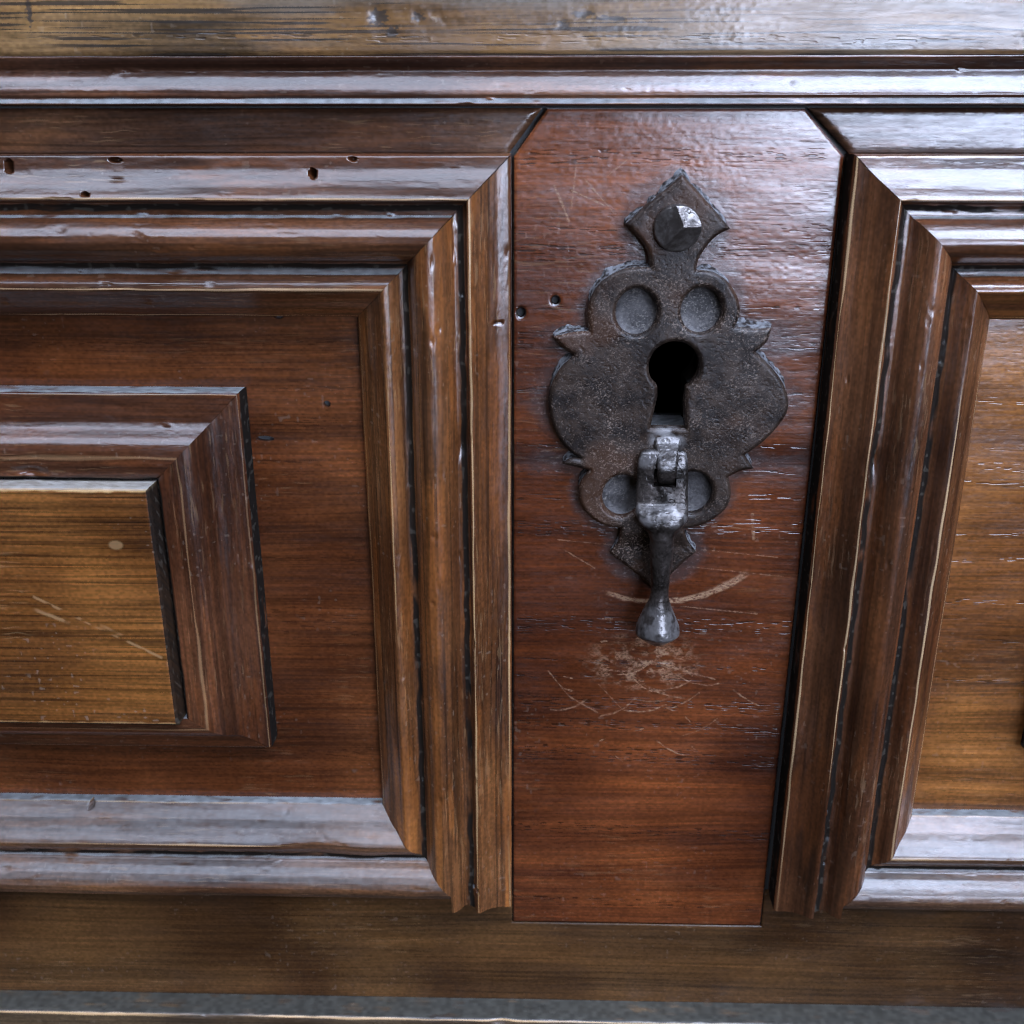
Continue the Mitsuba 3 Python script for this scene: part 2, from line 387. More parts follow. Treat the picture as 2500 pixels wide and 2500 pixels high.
ra = arcs(RAISED)
wood('wood_raised', (0.017, 0.006, 0.003), (0.054, 0.019, 0.0078), rub=0.7, arris=[(ra[2], 0.0005, 0.25), (at_t(RAISED, 15), 0.0014, 0.25)], dust=[(ra[1] - 0.006, ra[1] + 0.0002), (at_t(RAISED, 20.4), ra[-1])],
     grime_shade=[(0.001, ra[1] + 0.0001), (at_t(RAISED, 20.2), ra[-1] + 0.001)], fibre=0.2, rough=0.28)
ma = arcs(RAILM)
wood('wood_rail_moulding', (0.024, 0.011, 0.007), (0.055, 0.025, 0.015), rub=0.7, arris=[(ma[13], 0.0004, 0.3)], dust=[(ma[10], ma[13] - 0.0002)], rough=0.27, pore=0.5)
la = arcs(LEDGE)
wood('wood_ledge', (0.022, 0.014, 0.008), (0.05, 0.032, 0.016), arris=[(la[3], 0.0011, 0.95)], dust=[(la[1] - 0.001, la[2] + 0.0004)], dust_rgb=(0.034, 0.033, 0.028), rough=0.45, pore=0.3)


rail_holes = [(-29.5, 24.5, 1.5, 1.7, 1.6), (-26.5, 21.6, 1.2, 1.0, 1.2), (-20.5, 24.7, 1.0, 0.8, 1.0), (-107, 26.5, 0.5, 3.5, 0.7), (16, 25.0, 1.6, 0.6, 0.8), (11.5, 23.0, 0.9, 0.8, 0.7), (22, 24.3, 2.2, 0.5, 0.6)]


def weathered(c, p, n, uv):
    u, v = uv.x, uv.y
    w = v + 0.004 * (noise(u * 14, v * 40, 3.5) - 0.5)
    crack = smoothstep(0.62, 0.74, noise(u * 42, w * 3000, 52.0)) * smoothstep(0.45, 0.62, fbm(u * 16, v * 70, 53.0))
    grey = smoothstep(0.5, 0.72, fbm(u * 22, v * 130, 54.0))
    stain = smoothstep(0.56, 0.74, fbm(u * 30 + 3, v * 90, 55.0))
    c = mix(c, (0.11, 0.095, 0.075), 0.5 * grey)
    c = mix(c, (0.13, 0.066, 0.022), 0.5 * smoothstep(0.5, 0.7, fbm(u * 17 + 8, v * 100, 56.0)))
    c = c * (1 - 0.5 * stain)
    for (a, b, rx, rz, dep) in rail_holes:            # darkness of the pits put into the colour, and the dark splinters beside them
        q = dr.sqrt(dr.square((p.x * 1e3 - a) / (rx * 1.5)) + dr.square((p.z * 1e3 - b) / (rz * 1.3))) + 0.9 * (noise(p.x * 1500, p.z * 2500, 57.0) - 0.5)
        c = mix(c, (0.020, 0.018, 0.017), 0.8 * smoothstep(1.1, 0.6, q))
    return mix(c, (0.015, 0.012, 0.010), 0.85 * crack)


wood('wood_rail', (0.034, 0.0205, 0.01), (0.135, 0.078, 0.032), rub=0.6, rough=0.34, pore=1.0, extra=weathered, bump=1.5, scuff=0.5)
wood('wood_strip', (0.022, 0.0105, 0.006), (0.055, 0.026, 0.014), rub=0.7, rough=0.30, pore=0.6)
wood('wood_bottom', (0.0205, 0.01, 0.004), (0.054, 0.0245, 0.0085), spec=0.45, fibre=0.2, rough=0.36, pore=0.3)

rng = np.random.default_rng(11)
SCR = []                                            # scratches, straight or bowed: x0 z0 x1 z1 half-width strength, mm
for k in range(34):
    x, z, a, l, bow = rng.normal(34, 13), rng.normal(-145, 11), rng.uniform(-0.9, 0.5), rng.uniform(4, 14), rng.uniform(0.2, 1.1)
    hw, st = rng.uniform(0.11, 0.20), rng.uniform(0.3, 0.75)
    for q in range(3 if l > 8 else 1):
        x1, z1 = x + l / 3 * math.cos(a), z + l / 3 * math.sin(a)
        SCR.append((x, z, x1, z1, hw, st))
        x, z, a = x1, z1, a + bow * 0.35
SCR = [tuple(float(q) for q in k) for k in SCR]
SCR += [(62.5, -92.5, 63.4, -99.5, 0.30, 0.5), (10, -11, 13.5, -19, 0.25, 0.45), (15, -6, 14, -16, 0.2, 0.35), (17, -9.5, 24, -17, 0.15, 0.4), (14, -12, 22, -15.5, 0.15, 0.4),
        (27, -5, 22, -9, 0.12, 0.3), (44, -95, 66, -97, 0.10, 0.4), (50, -102.5, 70, -104.5, 0.10, 0.4), (48, -107.5, 72, -110, 0.11, 0.36), (12, -100, 28, -101.5, 0.10, 0.3),
        (14, -103, 22, -108, 0.14, 0.35), (46, -119, 66, -121, 0.12, 0.35), (10, -139, 16, -147, 0.16, 0.35), (16, -147, 24, -152, 0.16, 0.4), (24, -143, 31, -151, 0.12, 0.35), (38, -136, 56, -141, 0.2, 0.45)]


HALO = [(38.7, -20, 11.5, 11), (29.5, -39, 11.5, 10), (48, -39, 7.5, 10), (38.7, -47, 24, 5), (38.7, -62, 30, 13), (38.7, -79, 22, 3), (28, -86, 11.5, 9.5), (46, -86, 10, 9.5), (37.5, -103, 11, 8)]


def scratched(c, p, n, uv):
    x, z = p.x * 1e3, p.z * 1e3
    jit = 0.5 * (noise(x * 1.3, z * 1.3, 61.0) - 0.5)
    m = mi.Float(0)
    for (x0, z0, x1, z1, hw, st) in SCR:
        dx, dz = x1 - x0, z1 - z0
        t = dr.clip(((x - x0) * dx + (z - z0) * dz) / (dx * dx + dz * dz), 0, 1)
        d = dr.sqrt(dr.square(x - x0 - t * dx) + dr.square(z - z0 - t * dz) + 1e-9)
        m = dr.maximum(m, st * smoothstep(hw * 1.9, hw * 0.4, dr.abs(d + jit * 0.5)))
    m = m * (0.15 + 1.1 * smoothstep(0.25, 0.75, fbm(x * 1.6, z * 2.6, 62.0)))
    # the arc that the swinging pull has rubbed into the board
    r = dr.sqrt(dr.square(x - 38.5) + dr.square(z + 80.0))
    ang = dr.atan2(x - 38.5, -(z + 80.0))
    arc = smoothstep(1.25, 0.4, dr.abs(r - 37.6 + 0.5 * (noise(x * 0.5, z * 0.5, 63.0) - 0.5)) / (0.75 + 0.35 * smoothstep(-0.1, 0.5, ang))) * smoothstep(-0.38, -0.30, ang) * (1 - smoothstep(0.62, 0.72, ang))
    arc = arc * (0.15 + 0.95 * smoothstep(0.22, 0.68, fbm(x * 1.7, z * 3.8, 64.0)))
    cloud = smoothstep(1.0, 0.2, dr.sqrt(dr.square((x - 36) / 20) + dr.square((z + 136) / 12))) * smoothstep(0.40, 0.72, fbm(x * 0.55, z * 0.75, 65.0)) * smoothstep(0.2, 0.8, fbm(x * 1.9, z * 3.6, 68.0))
    m = dr.clip(dr.maximum(dr.maximum(m, 0.75 * arc), 0.95 * cloud), 0, 0.85)
    c = mix(c, (0.215, 0.132, 0.080), m)
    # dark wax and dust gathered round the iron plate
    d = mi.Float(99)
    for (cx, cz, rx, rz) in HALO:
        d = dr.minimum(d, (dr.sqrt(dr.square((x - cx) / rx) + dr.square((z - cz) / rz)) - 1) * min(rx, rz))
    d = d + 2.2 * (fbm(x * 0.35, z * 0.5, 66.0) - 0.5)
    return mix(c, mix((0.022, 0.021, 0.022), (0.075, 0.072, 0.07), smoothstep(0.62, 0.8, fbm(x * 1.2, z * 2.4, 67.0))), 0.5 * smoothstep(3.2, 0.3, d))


wood('wood_block', (0.026, 0.0066, 0.0028), (0.090, 0.0245, 0.0070), rough=0.27, pore=1.1, extra=scratched, scuff=0.2, fibre=0.12, dirty_shaded_sides=True)
wood('wood_panel', (0.024, 0.0078, 0.0032), (0.084, 0.0255, 0.0076), rough=0.26, pore=0.6, fibre=0.1)
wood('wood_panel_amber', (0.054, 0.02, 0.0058), (0.175, 0.069, 0.018), rough=0.26, pore=0.9, fibre=0.15)


def streaks(c, p, n, uv):
    u, v = uv.x, uv.y
    k = smoothstep(0.60, 0.75, noise(u * 22, (v + 0.002 * noise(u * 9, v * 30, 1.0)) * 2300, 71.0))
    x, z = p.x * 1e3, p.z * 1e3
    sc = mi.Float(0)
    for (x0, z0, x1, z1, hw) in ((-126, -107, -88, -128, 0.3), (-122, -113, -113, -117, 0.4), (-106, -117, -98, -121.5, 0.35)):
        dx, dz = x1 - x0, z1 - z0
        t = dr.clip(((x - x0) * dx + (z - z0) * dz) / (dx * dx + dz * dz), 0, 1)
        d = dr.sqrt(dr.square(x - x0 - t * dx) + dr.square(z - z0 - t * dz) + 1e-9)
        sc = dr.maximum(sc, smoothstep(hw * 2, hw * 0.4, d) * smoothstep(0.35, 0.6, noise(x * 0.45, z * 0.8, 72.0)))
    spot = smoothstep(1.0, 0.6, dr.sqrt(dr.square((x + 98) / 2.2) + dr.square((z + 95.5) / 1.5)))
    c = c * (1 - 0.4 * k)
    edge = 0.5 * (noise(x * 0.5, 1.0, 73.0) - 0.3)
    rim = dr.maximum(smoothstep(-1.3, -0.5, z + 80.5 + edge) * 0.9, 0.45 * (1 - smoothstep(-146.6, -146.0, z - edge)))
    c = mix(c, (0.40, 0.26, 0.12), rim * (0.55 + 0.45 * noise(x * 0.3, z, 74.0)))
    return mix(c, (0.24, 0.15, 0.07), dr.maximum(0.5 * sc, 0.4 * spot))


wood('wood_field', (0.046, 0.017, 0.0044), (0.124, 0.0475, 0.0115), rough=0.34, pore=0.3, extra=streaks, scuff=0.5, spec=0.5, dirty_shaded_sides=True)
iron('iron', (0.006, 0.0038, 0.0029), (0.022, 0.0142, 0.0102), (0.135, 0.102, 0.082), 0.05, 0.40, 0.95, 'plate')
iron('iron_dusty', (0.022, 0.020, 0.020), (0.058, 0.054, 0.054), (0.12, 0.11, 0.10), 0.1, 0.5)
iron('iron_worn', (0.008, 0.0065, 0.0055), (0.035, 0.029, 0.026), (0.09, 0.075, 0.065), 0.5, 0.27, 0.35, True)
iron('iron_nail', (0.07, 0.062, 0.058), (0.16, 0.15, 0.145), (0.22, 0.19, 0.17), 0.8, 0.28, 0.3)

# ------------------------------------------------------------------ wooden parts, top to bottom
hz = lambda z0: (lambda s, t: (s, z0 - t))
gap = lambda t, k: 0.03 + 0.42 * np.clip(nz(np.asarray(t) / 7.0, k, seed=60) - 0.35, 0, 1)
const = lambda c: (lambda t: 0 * np.asarray(t) + c)
bev = lambda d, r=0.8, k=0.6: -k * np.clip(1 - d / r, 0, 1) ** 2



def rail_h(x, z, d):
    h = 3.0 + 0.22 * (nz(x / 40, z / 9, seed=3) - 0.5) + bev(d, 1.0, 0.5)
    for (a, b, rx, rz, dep) in rail_holes:
        h = h - 0.3 * dep * np.clip(1.5 - np.hypot((x - a) / rx, (z - b) / rz), 0, 1)
    crk = np.clip((nz(x / 16, z / 0.7, seed=9, octaves=2) - 0.66) / 0.08, 0, 1) * np.clip((nz(x / 30, z / 8, seed=10) - 0.48) / 0.1, 0, 1)
    return h - 0.5 * crk * ((z < 40) & (np.abs(x) < 160))


vis = sbox(-150, 16.9, 150, 40)
part('chest__top_rail', sheet(Polygon([(XL, 16.9), (XR, 16.9), (XR, ZT), (XL, ZT)]), 1.2, rail_h, 20, 1, brim=0.8), 'wood_rail', 'weathered top board with cracks and pits')
part('chest__rail_moulding', strip(RAILM, hz(16.8), const(XL), const(XR), 2, wob=0.12), 'wood_rail_moulding')

strip_h = lambda x, z, d: 0.0 + 0.2 * (nz(x / 30, z / 5, seed=4) - 0.5) + bev(d, 1.3, 1.0)
part('chest__upper_strip', sheet(Polygon([(XL, -4.2), (-1.0, -4.2), (6.9, 6.0), (XL, 6.0)]), 0.9, strip_h, 20, 3, brim=0.5), 'wood_strip')
part('chest__upper_strip_001', sheet(Polygon([(78.3, -4.2), (XR, -4.2), (XR, 6.0), (67.6, 6.0)]), 0.9, strip_h, 20, 4, brim=0.5), 'wood_strip')

# central board
hole = [(2.2, -40.6, 1.0, 1.1), (10.6, -37.6, 0.95, 1.0)]
blk = Polygon([(0.2, -4.4), (7.9, 6.0), (66.7, 6.0), (76.8, -4.4), (75.6, -225.5), (0.2, -225.5)], [list(keyhole(1.6).exterior.coords)] + [[(x + rx * math.cos(a), z + rz * math.sin(a)) for a in np.linspace(0, 2 * math.pi, 20, False)] for x, z, rx, rz in hole])
part('chest__central_board', sheet(blk, 0.9, lambda x, z, d: 0.25 * (nz(x / 25, z / 12, seed=5) - 0.5) + bev(d, 0.7, 0.4) * (np.hypot(x - 39, z + 60) > 14), 16, 5, brim=0.35), 'wood_block',
     'scratched reddish board between the two panels')

# left frame
ZO, ZI, ZE, TW, LK = -3.9, -181.3, -213.0, 37.5, 1.13      # outer top edge, inner bottom edge, lower end of the uprights
worm = lambda x, z: (x, ZO - z, 0.75, 0.9, 5.0)
tl_holes = [(-114.9, 2.7, 0.8, 1.6, 5), (-90.4, 1.3, 1.3, 0.5, 3), (-96.5, 8.6, 0.8, 0.5, 4), (-45.1, 4.2, 0.6, 1.2, 5), (-36, 1.0, 0.8, 0.5, 2)]
part('chest__frame_moulding', strip(FRAME, hz(ZO), const(XL), lambda t: -t - gap(t, 1), 6, holes=tl_holes, dips=[(-78, 13.6, 2.5, 1.2, 0.9)]), 'wood_frame')
up = lambda x0, sg: (lambda s, t: (x0 + sg * t, -s))


def upright_end(t, low=0.0):
    t = np.asarray(t, float)
    mitre = -ZI + low + LK * (TW - t)
    blunt = -ZE + 1.3 - 0.25 * t
    return np.where(t < 13.3, blunt, np.where(t < 17.0, np.maximum(mitre, blunt), mitre))


part('chest__frame_moulding_001', strip(FRAME, up(0, -1), lambda t: -ZO + t + gap(t, 2), upright_end, 7, view=(0, 230), holes=[(204, 10.2, 0.6, 0.9, 3), (42, 3.2, 0.25, 2.0, 0.8)], dips=[(71, 12, 3.5, 1.2, 1.0)], wear=(0.3, 1.0)), 'wood_frame_tan',
     'tan upright moulding beside the central board')
LOW = [p for p in FRAME if p[0] >= 13.0 and p != (13.2, 9.5)]
LOW = [(13.3, -2), (13.3, 8.6)] + LOW[0:]
low_place = lambda s, t: (s, ZI - LK * (TW - t))
fl = arcs(LOW)
flt = lambda t: at_t(LOW, t)
wood('wood_frame_low', (0.022, 0.012, 0.008), (0.058, 0.027, 0.013), rub=0.7, spec=0.6, arris=[(flt(29.8), 0.0008, 0.7), (flt(37.2), 0.0005, 0.5)], dust=[(flt(24.2), flt(27.4)), (flt(37.2), fl[-1]), (flt(14.0), flt(37.1), 0.28)], grime_shade=[(flt(23.7), flt(26.0))], fibre=0.15, rough=0.36)
part('chest__frame_moulding_002', strip(LOW, low_place, const(XL), lambda t: -t - gap(t, 1), 8, dips=[(-55, 29, 10, 2.5, 1.2), (-42, 26.5, 8, 1.5, -0.7)], holes=[(-122, 36.6, 0.6, 0.9, 2)]), 'wood_frame_low')

# right frame
X2 = 77.2
part('chest__frame_moulding_003', strip(FRAME, hz(ZO), lambda t: X2 + t + gap(t, 3), const(XR), 9), 'wood_frame')
part('chest__frame_moulding_004', strip(FRAME, up(X2, 1), lambda t: -ZO + t + gap(t, 2), lambda t: upright_end(t, 1.2), 10, view=(0, 230), dips=[(75, 12, 3.0, 1.2, 0.9), (185, 12, 2, 1.2, 0.6)]), 'wood_frame', 'dark upright moulding beside the central board')
part('chest__frame_moulding_005', strip(LOW, lambda s, t: (s, ZI - 1.2 - LK * (TW - t)), lambda t: X2 + t + gap(t, 3), const(XR), 11), 'wood_frame_low')

# recessed panels, raised fields
pan_h = lambda x, z, d: 0.25 * (nz(x / 30, z / 14, seed=6) - 0.5)
circ = lambda x, z, rx, rz: [(x + rx * math.cos(a), z + rz * math.sin(a)) for a in np.linspace(0, 2 * math.pi, 18, False)]
part('chest__panel', sheet(Polygon([(XL, -186), (-36, -186), (-36, -38), (XL, -38)], [circ(-46.8, -63.7, 0.95, 0.9), circ(-57.4, -41.8, 1.2, 0.5), circ(-63.3, -72.9, 2.4, 0.8)]), 1.2, pan_h, 16, 12), 'wood_panel', 'reddish recessed panel')
part('chest__panel_001', sheet(Polygon([(X2 + 36, -187), (XR, -187), (XR, -38), (X2 + 36, -38)]), 1.2, pan_h, 16, 13), 'wood_panel_amber', 'glossy amber recessed panel')

RX, RT, RB, RW, RK = -66.9, -59.3, -160.5, 21.2, 0.63
part('chest__field_moulding', strip(RAISED, hz(RT), const(XL), lambda t: RX - t - gap(t, 4), 14, wob=0.1, dips=[(-119, 19, 3, 1.2, 1.5)]), 'wood_raised')
part('chest__field_moulding_001', strip(RAISED, up(RX, -1), lambda t: -RT + t, lambda t: -RB - RK * t, 15, view=(50, 180), wob=0.1), 'wood_raised')
part('chest__field_moulding_002', strip(RAISED, lambda s, t: (s, RB + RK * t), const(XL), lambda t: RX - t - gap(t, 4), 16, wob=0.1), 'wood_raised')
fld_h = lambda x, z, d: 17.6 + 0.2 * (nz(x / 30, z / 10, seed=8) - 0.5) + bev(d, 0.8, 0.7)
part('chest__raised_field', sheet(Polygon([(XL, RB + RK * RW), (RX - RW, RB + RK * RW), (RX - RW, RT - RW), (XL, RT - RW)]), 1.0, fld_h, -10.0, 17), 'wood_field', 'amber raised field with fine dark grain')
RX2 = 142.8
part('chest__field_moulding_003', strip(RAISED, hz(RT), lambda t: RX2 + t, const(XR), 18, wob=0.1), 'wood_raised')
part('chest__field_moulding_004', strip(RAISED, up(RX2, 1), lambda t: -RT + t, lambda t: -RB - RK * t, 19, view=(50, 180), wob=0.1), 'wood_raised')
part('chest__field_moulding_005', strip(RAISED, lambda s, t: (s, RB + RK * t), lambda t: RX2 + t, const(XR), 20, wob=0.1), 'wood_raised')
part('chest__raised_field_001', sheet(Polygon([(RX2 + RW, RB + RK * RW), (XR, RB + RK * RW), (XR, RT - RW), (RX2 + RW, RT - RW)]), 2.0, fld_h, -10.0, 21), 'wood_field')

# bottom board (notched round the central board) and base ledge
bot = Polygon([(XL, -255.8), (XR, -255.8), (XR, -213.6), (75.75, -213.6), (75.75, -225.6), (0.05, -225.6), (0.05, -213.6), (XL, -213.6)])
part('chest__bottom_board', sheet(bot, 1.2, lambda x, z, d: 0.15 + 0.3 * (nz(x / 40, z / 8, seed=12) - 0.5) + bev(d, 0.5, 0.2), 18, 22), 'wood_bottom', 'plain olive brown board along the bottom')
part('chest__base_ledge', strip(LEDGE, hz(-255.6), const(XL), const(XR), 23, view=(-190, 200), step=0.35, dips=[(-3, 1, 3, 1.2, 0.6)]), 'wood_ledge')

# ------------------------------------------------------------------ iron plate, nail, pull
OUT = [('c', 39.2, -8.3), ('s', 44.7, -13.7), ('c', 51.1, -20.4), ('s', 47.8, -22.2), ('s', 45.6, -24.8), ('s', 44.1, -27.6), ('c', 43.8, -29.9), ('s', 47.4, -30.3), ('s', 50.8, -32.1), ('s', 53.3, -35.0), ('s', 54.6, -38.2), ('s', 54.7, -40.9), ('c', 53.9, -43.2), ('s', 57.9, -43.7), ('c', 62.7, -43.5), ('s', 61.8, -46.8), ('c', 59.3, -49.4), ('s', 62.9, -52.6), ('s', 65.9, -56.0), ('s', 68.0, -60.1), ('s', 68.4, -63.6), ('s', 66.6, -67.6), ('s', 63.5, -71.5), ('c', 58.7, -75.5), ('c', 61.2, -79.1), ('s', 57.6, -79.9), ('c', 54.9, -81.4), ('s', 55.9, -85.1), ('s', 55.5, -88.8), ('s', 53.2, -91.8), ('s', 49.8, -94.1), ('c', 44.6, -95.5), ('s', 45.8, -98.8), ('c', 48.4, -102.2), ('s', 44.5, -106.1), ('s', 40.4, -110.9), ('c', 38.0, -113.7), ('s', 34.5, -110.2), ('s', 30.4, -106.7), ('c', 25.8, -102.8), ('s', 27.8, -99.3), ('c', 28.2, -95.5), ('s', 24.3, -94.9), ('s', 20.7, -92.7), ('s', 17.9, -89.3), ('s', 17.1, -85.7), ('s', 17.9, -82.4), ('c', 19.6, -79.8), ('c', 13.0, -78.2), ('s', 15.4, -76.5), ('c', 17.4, -76.7), ('s', 13.9, -74.2), ('s', 11.1, -70.1), ('s', 9.5, -65.5), ('s', 9.1, -61.8), ('s', 10.2, -56.9), ('s', 12.4, -53.1), ('c', 15.2, -50.4), ('s', 12.4, -48.4), ('c', 10.2, -45.9), ('s', 14.7, -44.8), ('c', 18.7, -44.5), ('s', 18.3, -40.7), ('s', 18.7, -37.4), ('s', 20.4, -33.8), ('s', 23.9, -30.9), ('s', 27.8, -29.4), ('c', 32.7, -29.2), ('s', 32.0, -25.7), ('s', 29.8, -22.6), ('c', 26.6, -19.5), ('s', 31.4, -15.1), ('s', 35.4, -11.8)]


def outline(o):
    """cubic through the points, with a corner at each 'c'"""
    from scipy.interpolate import CubicSpline
    cs = [i for i, q in enumerate(o) if q[0] == 'c']
    res = []
    for a, b in zip(cs, cs[1:] + [cs[0] + len(o)]):
        p = np.array([o[i % len(o)][1:] for i in range(a, b + 1)])
        if len(p) == 2:
            res.append(p[:1])
            continue
        d = np.r_[0, np.cumsum(np.hypot(*np.diff(p, axis=0).T))]
        sp = CubicSpline(d, p, bc_type='natural')
        res.append(sp(np.linspace(0, d[-1], max(3, int(d[-1] / 0.5)), endpoint=False)))
    return Polygon(np.vstack(res)).buffer(0)


pl = outline(OUT)
eye = [Point(30.0, -39.8).buffer(5.0, 24), Point(45.5, -39.4).buffer(4.9, 24), Point(28.2, -86.6).buffer(5.0, 24), Point(46.2, -85.6).buffer(5.0, 24)]
eye = [shapely.affinity.scale(e, 1.0, 1.12) for e in eye]
pl = pl.difference(shapely.unary_union(eye + [keyhole()]))
kh, eyes = keyhole(), shapely.unary_union(eye)


def plate_h(x, z, d):
    h = 3.7 + 0.30 * (nz(x / 9, z / 9, seed=20) - 0.5) + 0.12 * (nz(x / 1.6, z / 1.6, seed=21, octaves=2) - 0.5)
    h = h - 0.9 * np.clip(1 - d / 0.8, 0, 1) ** 1.4
    h = h - 0.9 * np.clip((-29 - z) / -8.0 - 0.2, 0, 1) * 0
    p = shapely.points(np.stack([x, z], 1))
    h = h + 0.25 * np.exp(-shapely.distance(p, kh) / 2.0)
    # worn dip under the keyhole and the thinner foot
    h = h - 0.5 * np.exp(-(((x - 38.8) / 4) ** 2 + ((z + 72) / 3) ** 2)) - 1.1 * np.clip((-96.5 - z) / 4, 0, 1)
    return h


part('chest__lock_plate', sheet(pl, 0.5, plate_h, 0.0, 30, brim=0.3), 'iron', 'dark pitted iron keyhole plate with scalloped outline')


for k, e in enumerate(eye):
    part('chest__lock_plate__disc' + ('_%03d' % k if k else ''), sheet(e.buffer(0.8), 0.6, lambda x, z, d: 0.3 + 1.9 * np.exp(-d / 0.9) + 0.1 * nz(x / 2, z / 1, seed=31), 0.0, 40 + k, brim=0.4), 'iron_dusty')


def dust_fillet(poly):
    """dust and old wax packed against the upward-facing edges of the plate"""
    V, F, U, n = [], [], [], 0
    r = np.array(shapely.segmentize(poly.exterior, 0.35).coords)[:-1]
    t = np.roll(r, -3, 0) - np.roll(r, 3, 0)
    nn = np.stack([t[:, 1], -t[:, 0]], 1) / (np.linalg.norm(t, axis=1, keepdims=True) + 1e-9)
    if not shapely.contains(poly, Point(*(r[5] - 0.2 * nn[5]))):
        nn = -nn
    w = np.clip(nn[:, 1] - 0.1, 0, 1) ** 0.8
    w = gaussian_filter1d(w, 2.0, mode='wrap') * np.clip(2.2 * nz(r[:, 0] / 2.6, r[:, 1] / 2.6, seed=50) - 0.45, 0.05, 1.3)
    prof = [(0.0, 2.5), (0.25, 1.7), (0.6, 0.9), (1.1, 0.45), (1.9, 0.12), (2.3, -0.3)]
    for (o, h) in prof:
        q = r + nn * (o * w)[:, None] * 0.95
        V.append(world(q[:, 0], q[:, 1], (h + 0.25 * (nz(q[:, 0] / 0.7, q[:, 1] / 0.7, seed=51) - 0.5) * (o > 0)) * np.clip(w * 3, 0, 1) - 0.4 * (1 - np.clip(w * 3, 0, 1))))
        U.append(q * 1e-3)
    m = len(r)
    i = np.arange(m)
    j = (i + 1) % m
    for k in range(len(prof) - 1):
        F.append(np.vstack([np.stack([k * m + i, k * m + j, (k + 1) * m + j], 1), np.stack([k * m + i, (k + 1) * m + j, (k + 1) * m + i], 1)]))
    V, F, U = np.vstack(V), np.vstack(F), np.vstack(U)
    if np.cross(V[F[:, 1]] - V[F[:, 0]], V[F[:, 2]] - V[F[:, 0]])[:, 1].sum() > 0:
        F = F[:, ::-1]
    return V, F, U


scene['packed_dust'] = {'type': 'twosided', 'bsdf': {'type': 'diffuse', 'reflectance': proc(
    lambda p, n, uv: mix((0.016, 0.013, 0.012), (0.115, 0.117, 0.122), smoothstep(0.3, 0.68, fbm(p.x * 1100, p.z * 1100, p.y * 1100))))}}
part('chest__lock_plate__dust', dust_fillet(pl), 'packed_dust', 'grey dust packed along the upper edges of the plate', 'stuff')


def uvless(m):
    v, f, _ = meshkit.arrays(m, False)
    return v, f


import manifold3d as m3d


def to_world_mesh(man, angle=40):
    m = man.to_mesh()
    v = np.asarray(m.vert_properties[:, :3], float)                 # built in (x, z, h)
    return trimesh.Trimesh(world(v[:, 0], v[:, 1], v[:, 2]), np.asarray(m.tri_verts)[:, :], process=False)


def smooth_part(key, man, bsdf, angle=40, label=None):
    m = to_world_mesh(man)
    m = trimesh.graph.smooth_shade(m, angle=math.radians(angle), facet_minarea=None)
    v = np.array(m.vertices)
    uv = np.stack([v[:, 0] + 0.31 * v[:, 1], v[:, 2] + 0.27 * v[:, 1]], 1)
    scene[key] = mikit.ply((v, np.array(m.faces)), bsdf, smooth=True, uv=uv)
    if label:
        labels[key] = {'label': label}


# nail: a round shank end cut to three facets meeting in a point
nail = m3d.Manifold.cylinder(6.0, 5.5, 5.2, 48).translate([38.5, -20.2, 2.4])
apex = np.array([39.6, -19.6, 8.2])
for az, tilt in ((57, 24), (172, 26), (290, 30)):
    n = np.array([math.cos(math.radians(az)) * math.sin(math.radians(tilt)), math.sin(math.radians(az)) * math.sin(math.radians(tilt)), math.cos(math.radians(tilt))])
    nail = nail.trim_by_plane((-n).tolist(), float(-n @ apex))


def loft(rows, sides=56):
    """rows: (x, z, h, half width, half depth, squareness) -> one closed manifold from its rings"""
    a = np.linspace(0, 2 * math.pi, sides, False)
    v = []
    for (x, z, h, w, d, e) in rows:
        c, s = np.cos(a), np.sin(a)
        v.append(np.stack([x + w * np.sign(c) * np.abs(c) ** (2 / e), z + 0 * a, h + d * np.sign(s) * np.abs(s) ** (2 / e)], 1))
    n = len(rows)
    v = np.vstack(v + [[rows[0][:3]], [rows[-1][:3]]])
    f = []
    for k in range(n - 1):
        for i in range(sides):
            j = (i + 1) % sides
            p, q, r, t = k * sides + i, k * sides + j, (k + 1) * sides + j, (k + 1) * sides + i
            f += [(p, q, r), (p, r, t)]
    for i in range(sides):
        j = (i + 1) % sides
        f += [(n * sides, j, i), (n * sides + 1, (n - 1) * sides + i, (n - 1) * sides + j)]
    m = trimesh.Trimesh(v, np.array(f), process=False)
    if m.volume < 0:
        m.invert()
    return m3d.Manifold(m3d.Mesh(np.asarray(m.vertices, np.float32), np.asarray(m.faces, np.uint32)))


def dense(keys, step):
    k = np.array(keys, float)
    from scipy.interpolate import PchipInterpolator
    z = k[:, 1]
    q = np.linspace(z[0], z[-1], int(abs(z[-1] - z[0]) / step) + 1)
    pp = PchipInterpolator(-z, k)
    return [tuple(r) for r in pp(-q)]


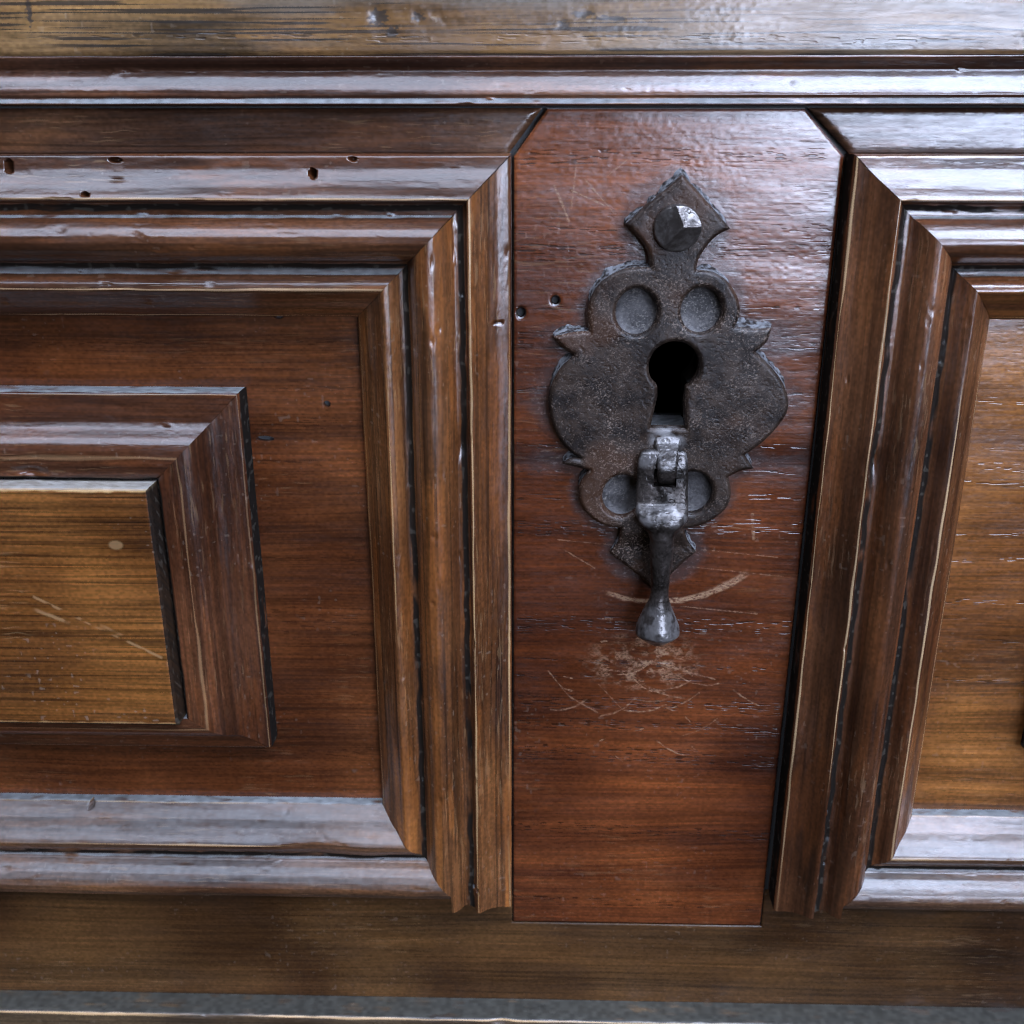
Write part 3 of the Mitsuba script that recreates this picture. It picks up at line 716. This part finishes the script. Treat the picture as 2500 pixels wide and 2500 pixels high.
#        x      z      h    w    d    e
head = [(38.0, -73.6, 5.2, 4.3, 0.9, 3.2), (38.0, -74.3, 5.4, 5.6, 1.3, 3.6), (37.9, -77.0, 5.8, 6.2, 1.5, 4.0), (37.9, -84.0, 6.4, 6.5, 1.6, 4.0), (37.9, -86.6, 6.8, 6.6, 1.7, 4.0),
        (37.9, -87.6, 7.2, 6.6, 2.3, 3.6), (37.9, -89.4, 8.3, 6.5, 3.3, 3.0), (38.0, -91.0, 9.0, 6.0, 3.5, 2.7), (38.0, -92.6, 9.2, 4.9, 3.3, 2.4), (38.1, -93.8, 9.2, 3.9, 3.1, 2.2), (38.1, -95.0, 9.1, 3.4, 3.1, 2.0),
        (38.2, -96.4, 9.0, 3.1, 2.9, 2.0), (38.3, -102.0, 9.0, 2.9, 2.7, 2.0), (38.4, -108.0, 9.0, 2.35, 2.3, 2.0), (38.3, -110.8, 8.9, 2.25, 2.2, 2.0), (38.3, -113.0, 8.9, 2.7, 2.6, 2.0), (38.3, -116.0, 8.8, 3.9, 3.8, 2.0),
        (38.35, -119.0, 8.7, 5.0, 4.9, 2.0), (38.4, -121.6, 8.6, 5.75, 5.6, 2.0), (38.4, -122.4, 8.6, 5.8, 5.6, 2.0), (38.4, -122.9, 8.6, 5.5, 5.3, 2.0), (38.4, -124.2, 8.6, 3.9, 3.8, 2.0), (38.35, -125.6, 8.6, 1.8, 1.8, 2.0), (38.3, -126.1, 8.6, 0.5, 0.5, 2.0)]
pull = loft(dense(head, 0.3))
slot = m3d.Manifold.cube([5.6, 4.6, 12], True).translate([38.4, -80.2, 7])
pull = pull - slot


def hammer(man, amp, scale, seed):
    m = man.to_mesh()
    t = trimesh.Trimesh(m.vert_properties[:, :3], m.tri_verts, process=False)
    d = (meshkit.fbm(t.vertices / scale, 3, seed) - 0.5) * 2 * amp
    t.vertices = t.vertices + t.vertex_normals * d[:, None]
    return m3d.Manifold(m3d.Mesh(np.asarray(t.vertices, np.float32), np.asarray(t.faces, np.uint32)))


def soften(man, n=6):
    m = man.to_mesh()
    t = trimesh.Trimesh(m.vert_properties[:, :3], m.tri_verts, process=True)
    trimesh.smoothing.filter_taubin(t, iterations=n)
    return m3d.Manifold(m3d.Mesh(np.asarray(t.vertices, np.float32), np.asarray(t.faces, np.uint32)))


smooth_part('chest__lock_plate__nail', soften(hammer(nail.refine_to_length(0.45), 0.14, 1.8, 9)), 'iron_nail', 28, 'faceted nail head at the top of the plate')
smooth_part('chest__drop_pull', hammer(pull.refine_to_length(0.7), 0.22, 3.0, 3), 'iron_worn', 50, 'worn iron drop pull with flared end hanging from the plate')

# the tongue: a strap bent out of the plate through the head of the pull and down
path = [(39.1, -70.3, 2.3, 3.7, 0.8), (39.0, -72.8, 3.5, 3.4, 0.9), (38.9, -74.8, 5.9, 2.9, 1.1), (38.8, -76.5, 7.9, 2.6, 1.2), (38.7, -77.8, 8.6, 2.5, 1.2), (38.6, -79.2, 8.4, 2.4, 1.2), (38.6, -80.6, 7.4, 2.3, 1.1), (38.6, -81.2, 6.2, 2.2, 1.0)]
tongue = None
for a, b in zip(path, path[1:]):
    pts = []
    for (x, z, h, w, r) in (a, b):
        for sx in (-1, 1):
            s = m3d.Manifold.sphere(r, 16).translate([x + sx * (w - r), z, h])
            pts.append(s)
    seg = m3d.Manifold.batch_hull(pts)
    tongue = seg if tongue is None else tongue + seg
smooth_part('chest__lock_plate__tongue', hammer(tongue.refine_to_length(0.5), 0.15, 2.2, 5), 'iron_worn', 50, 'bright strap bent through the head of the pull')
